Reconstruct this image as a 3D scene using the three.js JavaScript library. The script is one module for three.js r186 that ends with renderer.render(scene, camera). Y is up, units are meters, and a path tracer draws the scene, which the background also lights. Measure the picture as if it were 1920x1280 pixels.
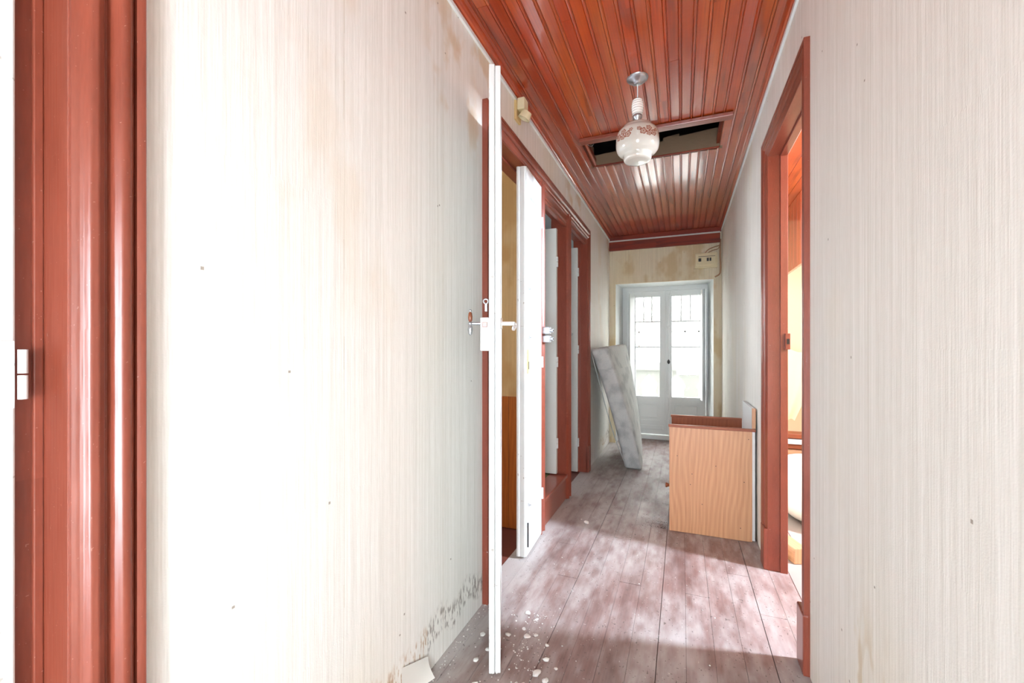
import * as THREE from 'three';
import { RectAreaLightUniformsLib } from 'three/addons/lights/RectAreaLightUniformsLib.js';
import { RoundedBoxGeometry } from 'three/addons/geometries/RoundedBoxGeometry.js';
import { mergeGeometries, toCreasedNormals, mergeVertices } from 'three/addons/utils/BufferGeometryUtils.js';

// ---------------------------------------------------------------- camera, sky, lights, exposure
// x: right of the corridor axis, y: up, d: distance down the corridor (z = -d)
const scene = new THREE.Scene();
const camera = new THREE.PerspectiveCamera(2 * Math.atan(640 / 800) * 180 / Math.PI, 1.5, 0.05, 200);
camera.position.set(0, 1.2, 0);
camera.rotation.y = Math.atan(319 / 800);
camera.setViewOffset(1920, 1280, 0, -15, 1920, 1280);
const renderer = new THREE.WebGLRenderer({ antialias: true });
renderer.toneMapping = THREE.LinearToneMapping;
renderer.toneMappingExposure = 1.08;
renderer.shadowMap.enabled = true;
RectAreaLightUniformsLib.init();
scene.background = new THREE.Color(0.93, 0.97, 1.0);
scene.backgroundIntensity = 18;

const WINDOW_LIGHT = {};   // daylight entering by the windows outside the frame
function windowLight(name, x, y, d, w, h, tx, td, intensity, color) {
  const l = new THREE.RectAreaLight(color, intensity, w, h);
  l.name = name; l.position.set(x, y, -d); l.lookAt(tx, y, -td); scene.add(l); WINDOW_LIGHT[name] = l;
}
const DAY = 0xd9ecff;
windowLight('daylight_back_window', 0.135, 0.95, -1.19, 0.57, 1.5, 0.135, 5, 13, DAY);
windowLight('daylight_side_room_window', 2.59, 2.3, 2.37, 0.22, 0.6, 0, 2.37, 880, DAY);
windowLight('daylight_side_room_end_window', 2.15, 1.4, 5.59, 0.5, 1.0, 2.15, 0, 2, DAY);
windowLight('daylight_left_room_window', -2.98, 1.5, 1.5, 0.5, 0.8, 0, 1.5, 4, DAY);
windowLight('daylight_washroom_window', -2.48, 1.7, 3.05, 0.5, 0.7, 0, 3.05, 3, DAY);
windowLight('daylight_closet_window', -2.48, 1.7, 4.1, 0.4, 0.7, 0, 4.1, 2, DAY);

// ---------------------------------------------------------------- helpers
let seed = 7;
const rnd = () => { seed = (seed * 1664525 + 1013904223) >>> 0; return seed / 4294967296; };
const rr = (a, b) => a + (b - a) * rnd();
function hash(ix, iy, s) { let n = (ix * 374761393 + iy * 668265263 + s * 1274126177) | 0; n = Math.imul(n ^ (n >>> 13), 1274126177); return ((n ^ (n >>> 16)) >>> 0) / 4294967296; }
function noise(x, y, s = 0) {
  const ix = Math.floor(x), iy = Math.floor(y); let fx = x - ix, fy = y - iy;
  fx = fx * fx * (3 - 2 * fx); fy = fy * fy * (3 - 2 * fy);
  const a = hash(ix, iy, s), b = hash(ix + 1, iy, s), c = hash(ix, iy + 1, s), e = hash(ix + 1, iy + 1, s);
  return a + (b - a) * fx + (c - a) * fy + (a - b - c + e) * fx * fy;
}
function fbm(x, y, s = 0, o = 4) { let v = 0, a = 0.5, t = 0; for (let i = 0; i < o; i++) { v += a * noise(x, y, s + i * 17); t += a; a *= 0.5; x *= 2.03; y *= 2.03; } return v / t; }
const sst = (a, b, x) => { const t = Math.min(1, Math.max(0, (x - a) / (b - a))); return t * t * (3 - 2 * t); };
const mix3 = (a, b, t) => [a[0] + (b[0] - a[0]) * t, a[1] + (b[1] - a[1]) * t, a[2] + (b[2] - a[2]) * t];
function tex(w, h, fn, srgb = true) {
  const data = new Uint8Array(w * h * 4);
  for (let j = 0; j < h; j++) for (let i = 0; i < w; i++) {
    const c = fn((i + 0.5) / w, (j + 0.5) / h), k = (j * w + i) * 4;
    for (let q = 0; q < 3; q++) data[k + q] = Math.max(0, Math.min(255, Math.round(Array.isArray(c) ? c[q] : c)));
    data[k + 3] = 255;
  }
  const t = new THREE.DataTexture(data, w, h, THREE.RGBAFormat);
  t.magFilter = THREE.LinearFilter; t.minFilter = THREE.LinearMipmapLinearFilter; t.generateMipmaps = true;
  t.wrapS = t.wrapT = THREE.RepeatWrapping;
  if (srgb) t.colorSpace = THREE.SRGBColorSpace;
  t.needsUpdate = true; return t;
}
const std = (o) => new THREE.MeshPhysicalMaterial({ roughness: 0.6, ...o });
const used = new Map();
function uniq(name) { const n = used.get(name) ?? 0; used.set(name, n + 1); return n ? name + '_' + String(n).padStart(3, '0') : name; }
function info(o, label, category, kind, group) { o.userData.label = label; o.userData.category = category; if (kind) o.userData.kind = kind; if (group) o.userData.group = group; return o; }
function shadow(m) { m.castShadow = true; m.receiveShadow = true; return m; }
// a thing (or piece of the setting) with parts; base = [x, y, d]
function thing(name, base, label, category, kind, group) {
  const g = new THREE.Group(); g.name = uniq(name); g.position.set(base[0], base[1], -base[2]); g.userData.base = base; scene.add(g);
  return info(g, label, category, kind, group);
}
function worldBase(p) { let x = 0, y = 0, d = 0; for (let o = p; o && o !== scene; o = o.parent) { x += o.position.x; y += o.position.y; d -= o.position.z; } return [x, y, d]; }
// a part: geometry given in world metres
function part(parent, name, geo, mat, label) {
  const b = worldBase(parent); geo.translate(-b[0], -b[1], b[2]);
  const m = shadow(new THREE.Mesh(geo, mat)); m.name = name; if (label) m.userData.label = label; parent.add(m); return m;
}
function solo(name, geo, mat, label, category, kind, group) {  // a thing that is one mesh
  geo.computeBoundingBox(); const b = geo.boundingBox, cx = (b.min.x + b.max.x) / 2, cz = (b.min.z + b.max.z) / 2, y0 = b.min.y;
  geo.translate(-cx, -y0, -cz);
  const m = shadow(new THREE.Mesh(geo, mat)); m.name = uniq(name); m.position.set(cx, y0, cz); scene.add(m);
  return info(m, label, category, kind, group);
}
// uv in metres by the way each face points; grain: axis that becomes v
function planarUV(geo, grain = null, ou = 0, ov = 0) {
  const g = geo.index ? geo.toNonIndexed() : geo, p = g.attributes.position, uv = new Float32Array(p.count * 2);
  if (!g.attributes.normal) g.computeVertexNormals();
  const a = new THREE.Vector3(), b = new THREE.Vector3(), c = new THREE.Vector3(), n = new THREE.Vector3();
  for (let i = 0; i < p.count; i += 3) {
    a.fromBufferAttribute(p, i); b.fromBufferAttribute(p, i + 1); c.fromBufferAttribute(p, i + 2);
    n.crossVectors(b.clone().sub(a), c.clone().sub(a));
    const ax = Math.abs(n.x), ay = Math.abs(n.y), az = Math.abs(n.z);
    [a, b, c].forEach((v, k) => {
      let u, w;
      if (ax >= ay && ax >= az) { u = -v.z; w = v.y; } else if (ay >= az) { u = v.x; w = -v.z; } else { u = v.x; w = v.y; }
      if (grain) { const along = grain === 'x' ? v.x : grain === 'y' ? v.y : -v.z; const o = grain === 'x' ? (ay > az ? -v.z : v.y) : grain === 'y' ? (ax > az ? -v.z : v.x) : (ax > ay ? v.y : v.x); u = o; w = along; }
      uv[(i + k) * 2] = u + ou; uv[(i + k) * 2 + 1] = w + ov;
    });
  }
  g.setAttribute('uv', new THREE.BufferAttribute(uv, 2)); return g;
}
function box(x0, x1, y0, y1, d0, d1, bev = 0, grain = null, ou = 0, ov = 0) {
  const w = Math.abs(x1 - x0), h = Math.abs(y1 - y0), l = Math.abs(d1 - d0);
  const r = Math.min(bev, w / 2.2, h / 2.2, l / 2.2);
  const g = r > 0 ? new RoundedBoxGeometry(w, h, l, 1, r) : new THREE.BoxGeometry(w, h, l);
  g.translate((x0 + x1) / 2, (y0 + y1) / 2, -(d0 + d1) / 2);
  const q = planarUV(g, grain, ou, ov); if (r > 0) q.computeVertexNormals(); return q;
}
function turned(geo, ang, x, d, axis = 'y', y = 0) {
  geo.translate(-x, -y, d); if (axis === 'y') geo.rotateY(ang); else if (axis === 'z') geo.rotateZ(ang); else geo.rotateX(ang); geo.translate(x, y, -d); return geo;
}
const merge = (list) => mergeGeometries(list.map((g) => { const q = g.index ? g.toNonIndexed() : g; for (const k of Object.keys(q.attributes)) if (!['position', 'normal', 'uv'].includes(k)) q.deleteAttribute(k); return q; }));
function tube(points, r, seg = 24, rad = 8) { return new THREE.TubeGeometry(new THREE.CatmullRomCurve3(points.map(([x, y, d]) => new THREE.Vector3(x, y, -d))), seg, r, rad); }
function lathe(profile, x, y, d, seg = 40) { const g = new THREE.LatheGeometry(profile.map(([r, h]) => new THREE.Vector2(r, h)), seg); g.translate(x, y, -d); return g; }
function cyl(r0, r1, len, x, y, d, axis = 'y', seg = 20) { const g = new THREE.CylinderGeometry(r0, r1, len, seg); if (axis === 'x') g.rotateZ(-Math.PI / 2); if (axis === 'd') g.rotateX(-Math.PI / 2); g.translate(x, y, -d); return g; }
// slab in a plane x = const (shape in d, y) or d = const (shape in x, y), with holes
function slab(plane, at, thick, outline, holes) {
  const mk = (C, pts) => { const s = new C(); pts.forEach(([a, b], i) => i ? s.lineTo(a, b) : s.moveTo(a, b)); s.closePath(); return s; };
  const s = mk(THREE.Shape, outline); (holes ?? []).forEach((h) => s.holes.push(mk(THREE.Path, h)));
  const g = new THREE.ExtrudeGeometry(s, { depth: Math.abs(thick), bevelEnabled: false });
  if (thick < 0) g.translate(0, 0, thick);
  if (plane === 'x') { g.applyMatrix4(new THREE.Matrix4().makeBasis(new THREE.Vector3(0, 0, -1), new THREE.Vector3(0, 1, 0), new THREE.Vector3(1, 0, 0))); g.translate(at, 0, 0); }
  else { g.translate(0, 0, -at); }   // thick > 0 grows towards the camera
  return planarUV(g);
}
const rect = (a0, a1, b0, b1) => [[a0, b0], [a1, b0], [a1, b1], [a0, b1]];
// moulded casing swept round a doorway in the plane x = wall; profile: [across from the opening, thickness]
function casing(profile, path, wall, sgn, k) {
  const [p, q] = [path[k], path[k + 1]], n = path.length - 1;
  const dir = (i) => { const a = path[i], b = path[i + 1], l = Math.hypot(b[0] - a[0], b[1] - a[1]); return [-(b[1] - a[1]) / l, (b[0] - a[0]) / l]; };
  const miter = (i) => { if (i === 0) return dir(0); if (i === n) return dir(n - 1); const a = dir(i - 1), b = dir(i); const s = 1 / (1 + a[0] * b[0] + a[1] * b[1]); return [(a[0] + b[0]) * s, (a[1] + b[1]) * s]; };
  const m0 = miter(k), m1 = miter(k + 1), pos = [], uv = [];
  const V = (base, m, [a, t]) => [wall + sgn * t, base[1] + m[1] * a, -(base[0] + m[0] * a)];
  const len = Math.hypot(q[0] - p[0], q[1] - p[1]);
  for (let i = 0; i < profile.length - 1; i++) {
    const A = V(p, m0, profile[i]), B = V(q, m1, profile[i]), C = V(q, m1, profile[i + 1]), D = V(p, m0, profile[i + 1]);
    const quad = sgn > 0 ? [A, B, C, A, C, D] : [A, C, B, A, D, C], us = sgn > 0 ? [[0, 0], [0, len], [1, len], [0, 0], [1, len], [1, 0]] : [[0, 0], [1, len], [0, len], [0, 0], [1, 0], [1, len]];
    quad.forEach((v) => pos.push(...v)); us.forEach(([o, l]) => uv.push(profile[i + o][0] + profile[i + o][1], l));
  }
  const g = new THREE.BufferGeometry();
  g.setAttribute('position', new THREE.Float32BufferAttribute(pos, 3)); g.setAttribute('uv', new THREE.Float32BufferAttribute(uv, 2)); g.computeVertexNormals();
  return toCreasedNormals(g, 0.7);
}
const arc = (cx, cy, r, a0, a1, n) => Array.from({ length: n + 1 }, (_, i) => { const a = (a0 + (a1 - a0) * i / n) * Math.PI / 180; return [cx + r * Math.cos(a), cy + r * Math.sin(a)]; });

// ---------------------------------------------------------------- materials
const paperBump = tex(512, 512, (u, v) => 128 + 110 * (noise(u * 150, v * 5, 3) - 0.5) + 40 * (noise(u * 150, v * 220, 5) - 0.5), false);
function wallpaper(W, H, seedN, stain) {
  const t = tex(1536, 2048, (u, v) => {
    const d = u * W, y = v * H;
    let c = [241, 238, 230];
    const s = (noise(d * 330, y * 3.5, seedN) - 0.5) * 13 + (noise(d * 120, y * 1.6, seedN + 1) - 0.5) * 9 + (noise(d * 700, y * 40, seedN + 2) - 0.5) * 7;
    c = [c[0] + s, c[1] + s * 1.05, c[2] + s * 1.2];
    const yel = sst(0.45, 0.75, fbm(d * 2.2, y * 1.1, seedN + 5, 4));
    c = mix3(c, [c[0] * 0.985, c[1] * 0.966, c[2] * 0.92], yel * 0.6);
    c = stain ? stain(c, d, y) : c;
    if (hash(Math.floor(d * 160), Math.floor(y * 160), seedN + 9) > 0.9998) c = mix3(c, [120, 105, 90], 0.6);
    return c;
  });
  t.repeat.set(1 / W, 1 / H); return t;
}
const b01 = (a, b, c, e, x) => sst(a, b, x) * (1 - sst(c, e, x));
const leftPaper = wallpaper(2.0, 2.75, 11, (c, d, y) => {
  // tide-marked brown damp stains beside and above the door casing, scattered rusty blots
  const f = fbm(d * 7, y * 5, 40, 5), z = b01(1.25, 1.55, 1.9, 2.0, d) * b01(2.0, 2.25, 2.8, 2.9, y);
  c = mix3(c, [208, 174, 132], sst(0.47, 0.66, f) * z * 0.5);
  const z2 = b01(0.5, 0.8, 1.7, 1.9, d) * b01(1.0, 1.5, 2.5, 2.8, y);
  c = mix3(c, [222, 192, 156], sst(0.55, 0.75, fbm(d * 4.5 + 9, y * 2.2, 47, 5)) * z2 * 0.2);
  // mould along the bottom of the paper
  const band = 0.07 + 0.05 * noise(d * 9, 2, 60), m = sst(0.45, 0.75, fbm(d * 130, y * 40, 61, 4)) * b01(band - 0.03, band, band + 0.05, band + 0.11, y) * sst(0.75, 0.95, d);
  c = mix3(c, d < 1.35 ? [176, 140, 106] : [128, 118, 108], m * 0.75);
  for (const seam of [0.93, 1.46]) if (Math.abs(d - seam - 0.002 * noise(y * 3, 1, 8)) < 0.0009) c = mix3(c, [190, 176, 150], 0.45);
  return c;
});
const rightPaper = wallpaper(2.0, 2.75, 71, (c, d, y) => {
  c = mix3(c, [206, 186, 152], sst(0.6, 0.7, fbm(d * 10, y * 4, 80, 4)) * b01(-0.1, 0, 0.35, 0.6, y) * 0.6);
  if (Math.abs(d - 1.33) < 0.0009) c = mix3(c, [190, 176, 150], 0.4);
  return c;
});
const endPaper = wallpaper(2.0, 2.75, 131, (c, d, y) => { c = mix3(c, [212, 188, 144], sst(0.48, 0.72, fbm(d * 6, y * 4, 90, 4)) * 0.5); return c; });
paperBump.repeat.set(2.5, 2.5);
const M = {};
M.paperL = std({ map: leftPaper, bumpMap: paperBump, bumpScale: 0.0006, roughness: 0.62 });
M.paperR = std({ map: rightPaper, bumpMap: paperBump, bumpScale: 0.0006, roughness: 0.62 });
M.paperE = std({ map: endPaper, bumpMap: paperBump, bumpScale: 0.0006, roughness: 0.7, color: 0xf0e6d0 });
M.paperOld = std({ map: endPaper, bumpMap: paperBump, bumpScale: 0.0006, roughness: 0.75, color: 0xd8b98a });
M.paperTorn = std({ color: 0xe6e3da, roughness: 0.8, side: THREE.DoubleSide });
M.plaster = std({ color: 0xd9d6cf, roughness: 0.85 });
M.creamWall = std({ color: 0xe2c79e, roughness: 0.85 });
M.greyWall = std({ color: 0x8d9596, roughness: 0.8 });
const brush = tex(256, 512, (u, v) => 128 + 90 * (noise(u * 60, v * 8, 21) - 0.5) + 60 * (noise(u * 25, v * 30, 23) - 0.5), false);
brush.repeat.set(4, 2);
const redTex = tex(512, 1024, (u, v) => {
  let c = [136, 66, 48]; const s = (fbm(u * 6, v * 8, 31) - 0.5) * 22 + (noise(u * 200, v * 60, 33) - 0.5) * 7;
  c = [c[0] + s, c[1] + s * 0.7, c[2] + s * 0.65];
  if (noise(u * 190, v * 330, 35) > 0.975) c = mix3(c, [208, 176, 164], 0.6);
  return c;
});
redTex.repeat.set(2.2, 1);
M.red = std({ map: redTex, bumpMap: brush, bumpScale: 0.0005, roughness: 0.3, clearcoat: 0.3, clearcoatRoughness: 0.25 });
const whiteTex = tex(512, 1024, (u, v) => {
  let c = [224, 226, 223]; const s = (fbm(u * 5, v * 7, 51) - 0.5) * 14; c = c.map((k) => k + s);
  if (noise(u * 70, v * 90, 53) > 0.95) c = mix3(c, [150, 140, 128], 0.55);
  return c;
});
M.white = std({ map: whiteTex, bumpMap: brush, bumpScale: 0.0004, roughness: 0.38 });
M.whitePlain = std({ color: 0xecefed, roughness: 0.45 });
M.greyWhite = std({ color: 0xd3d6d2, roughness: 0.5 });
// varnished pine: u across, v along the board
const pine = tex(512, 2048, (u, v) => {
  const x = u * 0.8, y = v * 3.2;
  const warp = (fbm(x * 5, y * 0.9, 101, 3) - 0.5) * 0.05, g = Math.sin((x + warp) * 420) * 0.5 + 0.5;
  const g2 = noise(x * 500, y * 5, 103), f = fbm(x * 9, y * 1.4, 105, 4);
  let c = mix3([186, 78, 25], [130, 43, 12], 0.16 * g + 0.3 * g2);
  c = mix3(c, [206, 110, 44], sst(0.5, 0.75, f) * 0.5);
  c = mix3(c, [88, 34, 24], sst(0.58, 0.78, fbm(x * 26, y * 2.6, 107, 3)) * 0.35);
  return c;
});
pine.repeat.set(1 / 0.8, 1 / 3.2);
const pineBump = tex(256, 1024, (u, v) => 128 + 120 * (noise(u * 30, v * 160, 111) - 0.5) + 60 * (noise(u * 8, v * 40, 112) - 0.5), false);
pineBump.repeat.set(1 / 0.4, 1 / 1.6);
M.pine = [0xffffff, 0xffe0cc, 0xe8c8bc, 0xfff0d8].map((color) => std({ map: pine, color, bumpMap: pineBump, bumpScale: 0.0005, roughness: 0.28, clearcoat: 1, clearcoatRoughness: 0.1 }));
M.pineDull = std({ map: pine, color: 0xc29a88, roughness: 0.5 });
M.rawWood = std({ map: pine, color: 0x8e8f8a, roughness: 0.85 });
M.atticWood = std({ color: 0x7d6650, roughness: 0.9, bumpMap: pineBump, bumpScale: 0.002 });
M.attic = std({ color: 0x6a5e52, roughness: 0.95 });
M.moss = std({ color: 0x6b6a46, roughness: 0.8 });
// worn red floor paint under grey dust: u = x + 0.9, v = d
const FW = 1.45, FD = 5.2, FD0 = 1.0;
const floorTex = tex(1024, 2048, (u, v) => {
  const x = u * FW - 0.9, d = v * FD + FD0;
  let c = [98, 64, 57]; const s = (noise(x * 260, d * 7, 201) - 0.5) * 18 + (fbm(x * 12, d * 3, 203, 3) - 0.5) * 26;
  c = [c[0] + s, c[1] + s * 0.7, c[2] + s * 0.65];
  const bt = hash(Math.floor((x + 0.9) / 0.105), 3, 9) - 0.5; c = c.map((k) => k + bt * 14);
  const dust = fbm(x * 3.1, d * 1.6, 211, 5) * 0.6 + fbm(x * 30, d * 10, 213, 4) * 0.4 + 0.14 + sst(0.16, 0, x + 0.875) * 0.3;
  c = mix3(c, [192, 190, 187], 0.22 + 0.66 * sst(0.3, 0.92, dust));
  if (noise(x * 150, d * 130, 221) > 0.93) c = mix3(c, [70, 62, 58], 0.6);
  if (noise(x * 120, d * 120, 223) > 0.965) c = mix3(c, [206, 202, 196], 0.7);
  return c;
});
floorTex.wrapS = floorTex.wrapT = THREE.MirroredRepeatWrapping;
const floorRough = tex(256, 512, (u, v) => 90 + 110 * fbm(u * 14, v * 40, 231, 4), false);
M.floor = std({ map: floorTex, roughness: 0.95, roughnessMap: floorRough, bumpMap: floorRough, bumpScale: 0.0008 });
M.floorDark = std({ color: 0x6a3a30, roughness: 0.5 });
// floor-like boards of the side room
M.roomFloor = std({ color: 0xa79d96, roughness: 0.55 });
M.subfloor = std({ map: pine, color: 0xb0a090, roughness: 0.9 });
// oak veneer: u across, v along
const oak = tex(512, 1024, (u, v) => {
  const x = u * 0.6, y = v * 1.2, w = (fbm(x * 4, y * 1.2, 301, 3) - 0.5) * 0.12;
  const g = Math.sin((x + w + 0.03 * Math.sin(y * 3)) * 260) * 0.5 + 0.5, g2 = noise(x * 420, y * 9, 303);
  return mix3([206, 158, 118], [168, 116, 80], 0.3 * g + 0.45 * g2 * g2);
});
oak.repeat.set(1 / 0.6, 1 / 1.2);
M.oak = std({ map: oak, roughness: 0.4 });
M.oakDark = std({ map: oak, color: 0xc08a70, roughness: 0.45 });
M.oakPanel = std({ map: oak, color: 0xdca262, roughness: 0.35 });
M.laminate = std({ color: 0xe9ebea, roughness: 0.3 });
const mattTex = tex(512, 1024, (u, v) => {
  let c = [205, 208, 205]; const f = fbm(u * 11, v * 11, 401, 5), k = noise(u * 300, v * 300, 403);
  c = mix3(c, [160, 166, 166], sst(0.4, 0.8, f) * 0.7); return c.map((q) => q + (k - 0.5) * 14);
});
M.mattress = std({ map: mattTex, roughness: 0.95, sheen: 0.3, sheenColor: new THREE.Color(0.6, 0.6, 0.6) });
M.piping = std({ color: 0xb4bab9, roughness: 0.9 });
M.brass = std({ color: 0xb99c66, metalness: 0.9, roughness: 0.35 });
M.steel = std({ color: 0xb9bcc0, metalness: 0.9, roughness: 0.3 });
M.darkSteel = std({ color: 0x4e4c4a, metalness: 0.8, roughness: 0.45 });
M.porcelain = std({ color: 0xf2efe8, roughness: 0.18, clearcoat: 0.5 });
M.handleWood = std({ color: 0x8a4a2a, roughness: 0.35, clearcoat: 0.4 });
M.creamPlastic = std({ color: 0xe9dbb4, roughness: 0.45 });
M.beigePlastic = std({ color: 0xd9bd84, roughness: 0.5 });
M.black = std({ color: 0x23201e, roughness: 0.5 });
M.cable = std({ color: 0xb58a66, roughness: 0.6 });
M.glass = std({ color: 0xffffff, transmission: 1, thickness: 0, roughness: 0.02, ior: 1.45 });
M.frost = std({ color: 0x77868a, roughness: 0.35 });
M.stone = std({ color: 0x888985, roughness: 0.9 });
M.facade = std({ color: 0xe8e6e0, roughness: 0.9 });
M.facadeTrim = std({ color: 0xc9c7c2, roughness: 0.9 });
M.facadeGlass = std({ color: 0x9a9fa0, roughness: 0.15 });
M.street = std({ color: 0x77756f, roughness: 0.95 });
M.flake = std({ color: 0xdcdad4, roughness: 0.9 });
M.cloth = std({ color: 0xefe9dc, roughness: 0.95 });
M.peel = std({ color: 0xf0d9b0, roughness: 0.85 });

// ---------------------------------------------------------------- structure: floors, walls, ceiling
const L = -0.875, R = 0.435, CH = 2.65, END = 5.6, BACK = -1.2, T = 0.12;
// corridor floor: boards along the corridor
{
  const f = thing('floor', [L, 0, BACK], 'worn red painted board floor of the corridor, grey with dust', 'floor', 'structure');
  part(f, 'subfloor', box(-1.0, 0.56, -0.06, -0.024, BACK, 6.3), M.subfloor);
  const w = 0.105;
  for (let i = 0; i < 14; i++) {
    const x0 = -0.93 + i * w, x1 = Math.min(x0 + w - (i % 4 === 3 ? 0.0026 : 0.0009), 0.53);
    const cuts = [BACK, ...(i % 3 === 0 ? [1.93 + 0.35 * hash(i, 1, 5), 4.2] : i % 3 === 1 ? [3.1 + 0.5 * hash(i, 2, 5)] : [2.55 + 0.3 * hash(i, 3, 5), 4.9]), 6.3];
    for (let k = 0; k < cuts.length - 1; k++) {
      const lift = (hash(i, k, 77) - 0.5) * 0.0012;
      const g = box(x0, x1, -0.024, lift, cuts[k] + 0.0008, cuts[k + 1] - 0.0008, 0.0006);
      const p = g.attributes.position, uv = g.attributes.uv; for (let q = 0; q < p.count; q++) uv.setXY(q, (p.getX(q) + 0.9) / FW, (-p.getZ(q) - FD0) / FD);
      part(f, 'board', g, M.floor);
    }
  }
}
// left wall: hole of the near door and of the three-bay door frame
const D0 = [-0.52, 0.368, 2.24], LB = [1.902, 4.158, 2.293];
solo('wall_left', slab('x', L - T, T, [[BACK, 0], [D0[0], 0], [D0[0], D0[2]], [D0[1], D0[2]], [D0[1], 0], [LB[0], 0], [LB[0], LB[2]], [LB[1], LB[2]], [LB[1], 0], [END + 0.5, 0], [END + 0.5, CH + 0.1], [BACK, CH + 0.1]]), M.paperL,
  'left corridor wall in cream ribbed wallpaper with brown damp stains', 'wall', 'structure');
// right wall: one doorway
const RB = [1.934, 2.69, 2.268];
solo('wall_right', slab('x', R, 0.09, [[BACK, 0], [RB[0], 0], [RB[0], RB[2]], [RB[1], RB[2]], [RB[1], 0], [END + 0.5, 0], [END + 0.5, CH + 0.1], [BACK, CH + 0.1]]), M.paperR,
  'right corridor wall in pale ribbed wallpaper', 'wall', 'structure');
// end wall with the window recess
const REC = { x0: -0.798, x1: 0.348, y: 2.04, bx0: -0.757, bx1: 0.306, by: 2.05, d: 6.0 };
solo('wall_end', slab('d', END + 0.02, 0.02, [[L - 0.005, 0], [REC.x0, 0], [REC.x0, REC.y], [REC.x1, REC.y], [REC.x1, 0], [R + 0.005, 0], [R + 0.005, CH + 0.1], [L - 0.005, CH + 0.1]]), M.paperE,
  'short end wall of yellowed wallpaper above the glazed doors', 'wall', 'structure');
{
  // plastered reveal of the recess, splayed
  const q = (pts) => { const g = new THREE.BufferGeometry(); const p = pts.map(([x, y, d]) => [x, y, -d]); g.setAttribute('position', new THREE.Float32BufferAttribute([...p[0], ...p[1], ...p[2], ...p[0], ...p[2], ...p[3]], 3)); g.setAttribute('uv', new THREE.Float32BufferAttribute(new Array(12).fill(0), 2)); g.computeVertexNormals(); return g; };
  const solidSide = (s) => { const a = s < 0 ? REC.x0 : REC.x1, b = s < 0 ? REC.bx0 : REC.bx1, o = s < 0 ? L - 0.1 : R + 0.1; const sh = new THREE.Shape([[a, END + 0.021], [b, REC.d], [b, REC.d + 0.16], [o, REC.d + 0.16], [o, END + 0.021]].map(([x, d]) => new THREE.Vector2(x, d))); const g = new THREE.ExtrudeGeometry(sh, { depth: REC.y + 0.06, bevelEnabled: false }); g.rotateX(-Math.PI / 2); return planarUV(g); };
  const r = thing('trim_reveal', [0, 0, END], 'white painted splayed reveal round the glazed end doors', 'reveal', 'structure');
  part(r, 'reveal_side', solidSide(-1), M.whitePlain); part(r, 'reveal_side', solidSide(1), M.whitePlain);
  part(r, 'reveal_soffit', box(L - 0.1, R + 0.1, REC.y, REC.y + 0.7, END + 0.021, REC.d + 0.16), M.whitePlain);
}
// back wall behind the camera with a narrow glazed door
const wallBack = thing('wall_back', [0, 0, BACK], 'plain wall behind the camera with a narrow window', 'wall', 'structure');
part(wallBack, 'wall_face', slab('d', BACK, 0.15, [[L - T, 0], [R + T, 0], [R + T, CH + 0.1], [L - T, CH + 0.1]], [rect(-0.15, 0.42, 0.2, 1.7)]), M.plaster);
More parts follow.
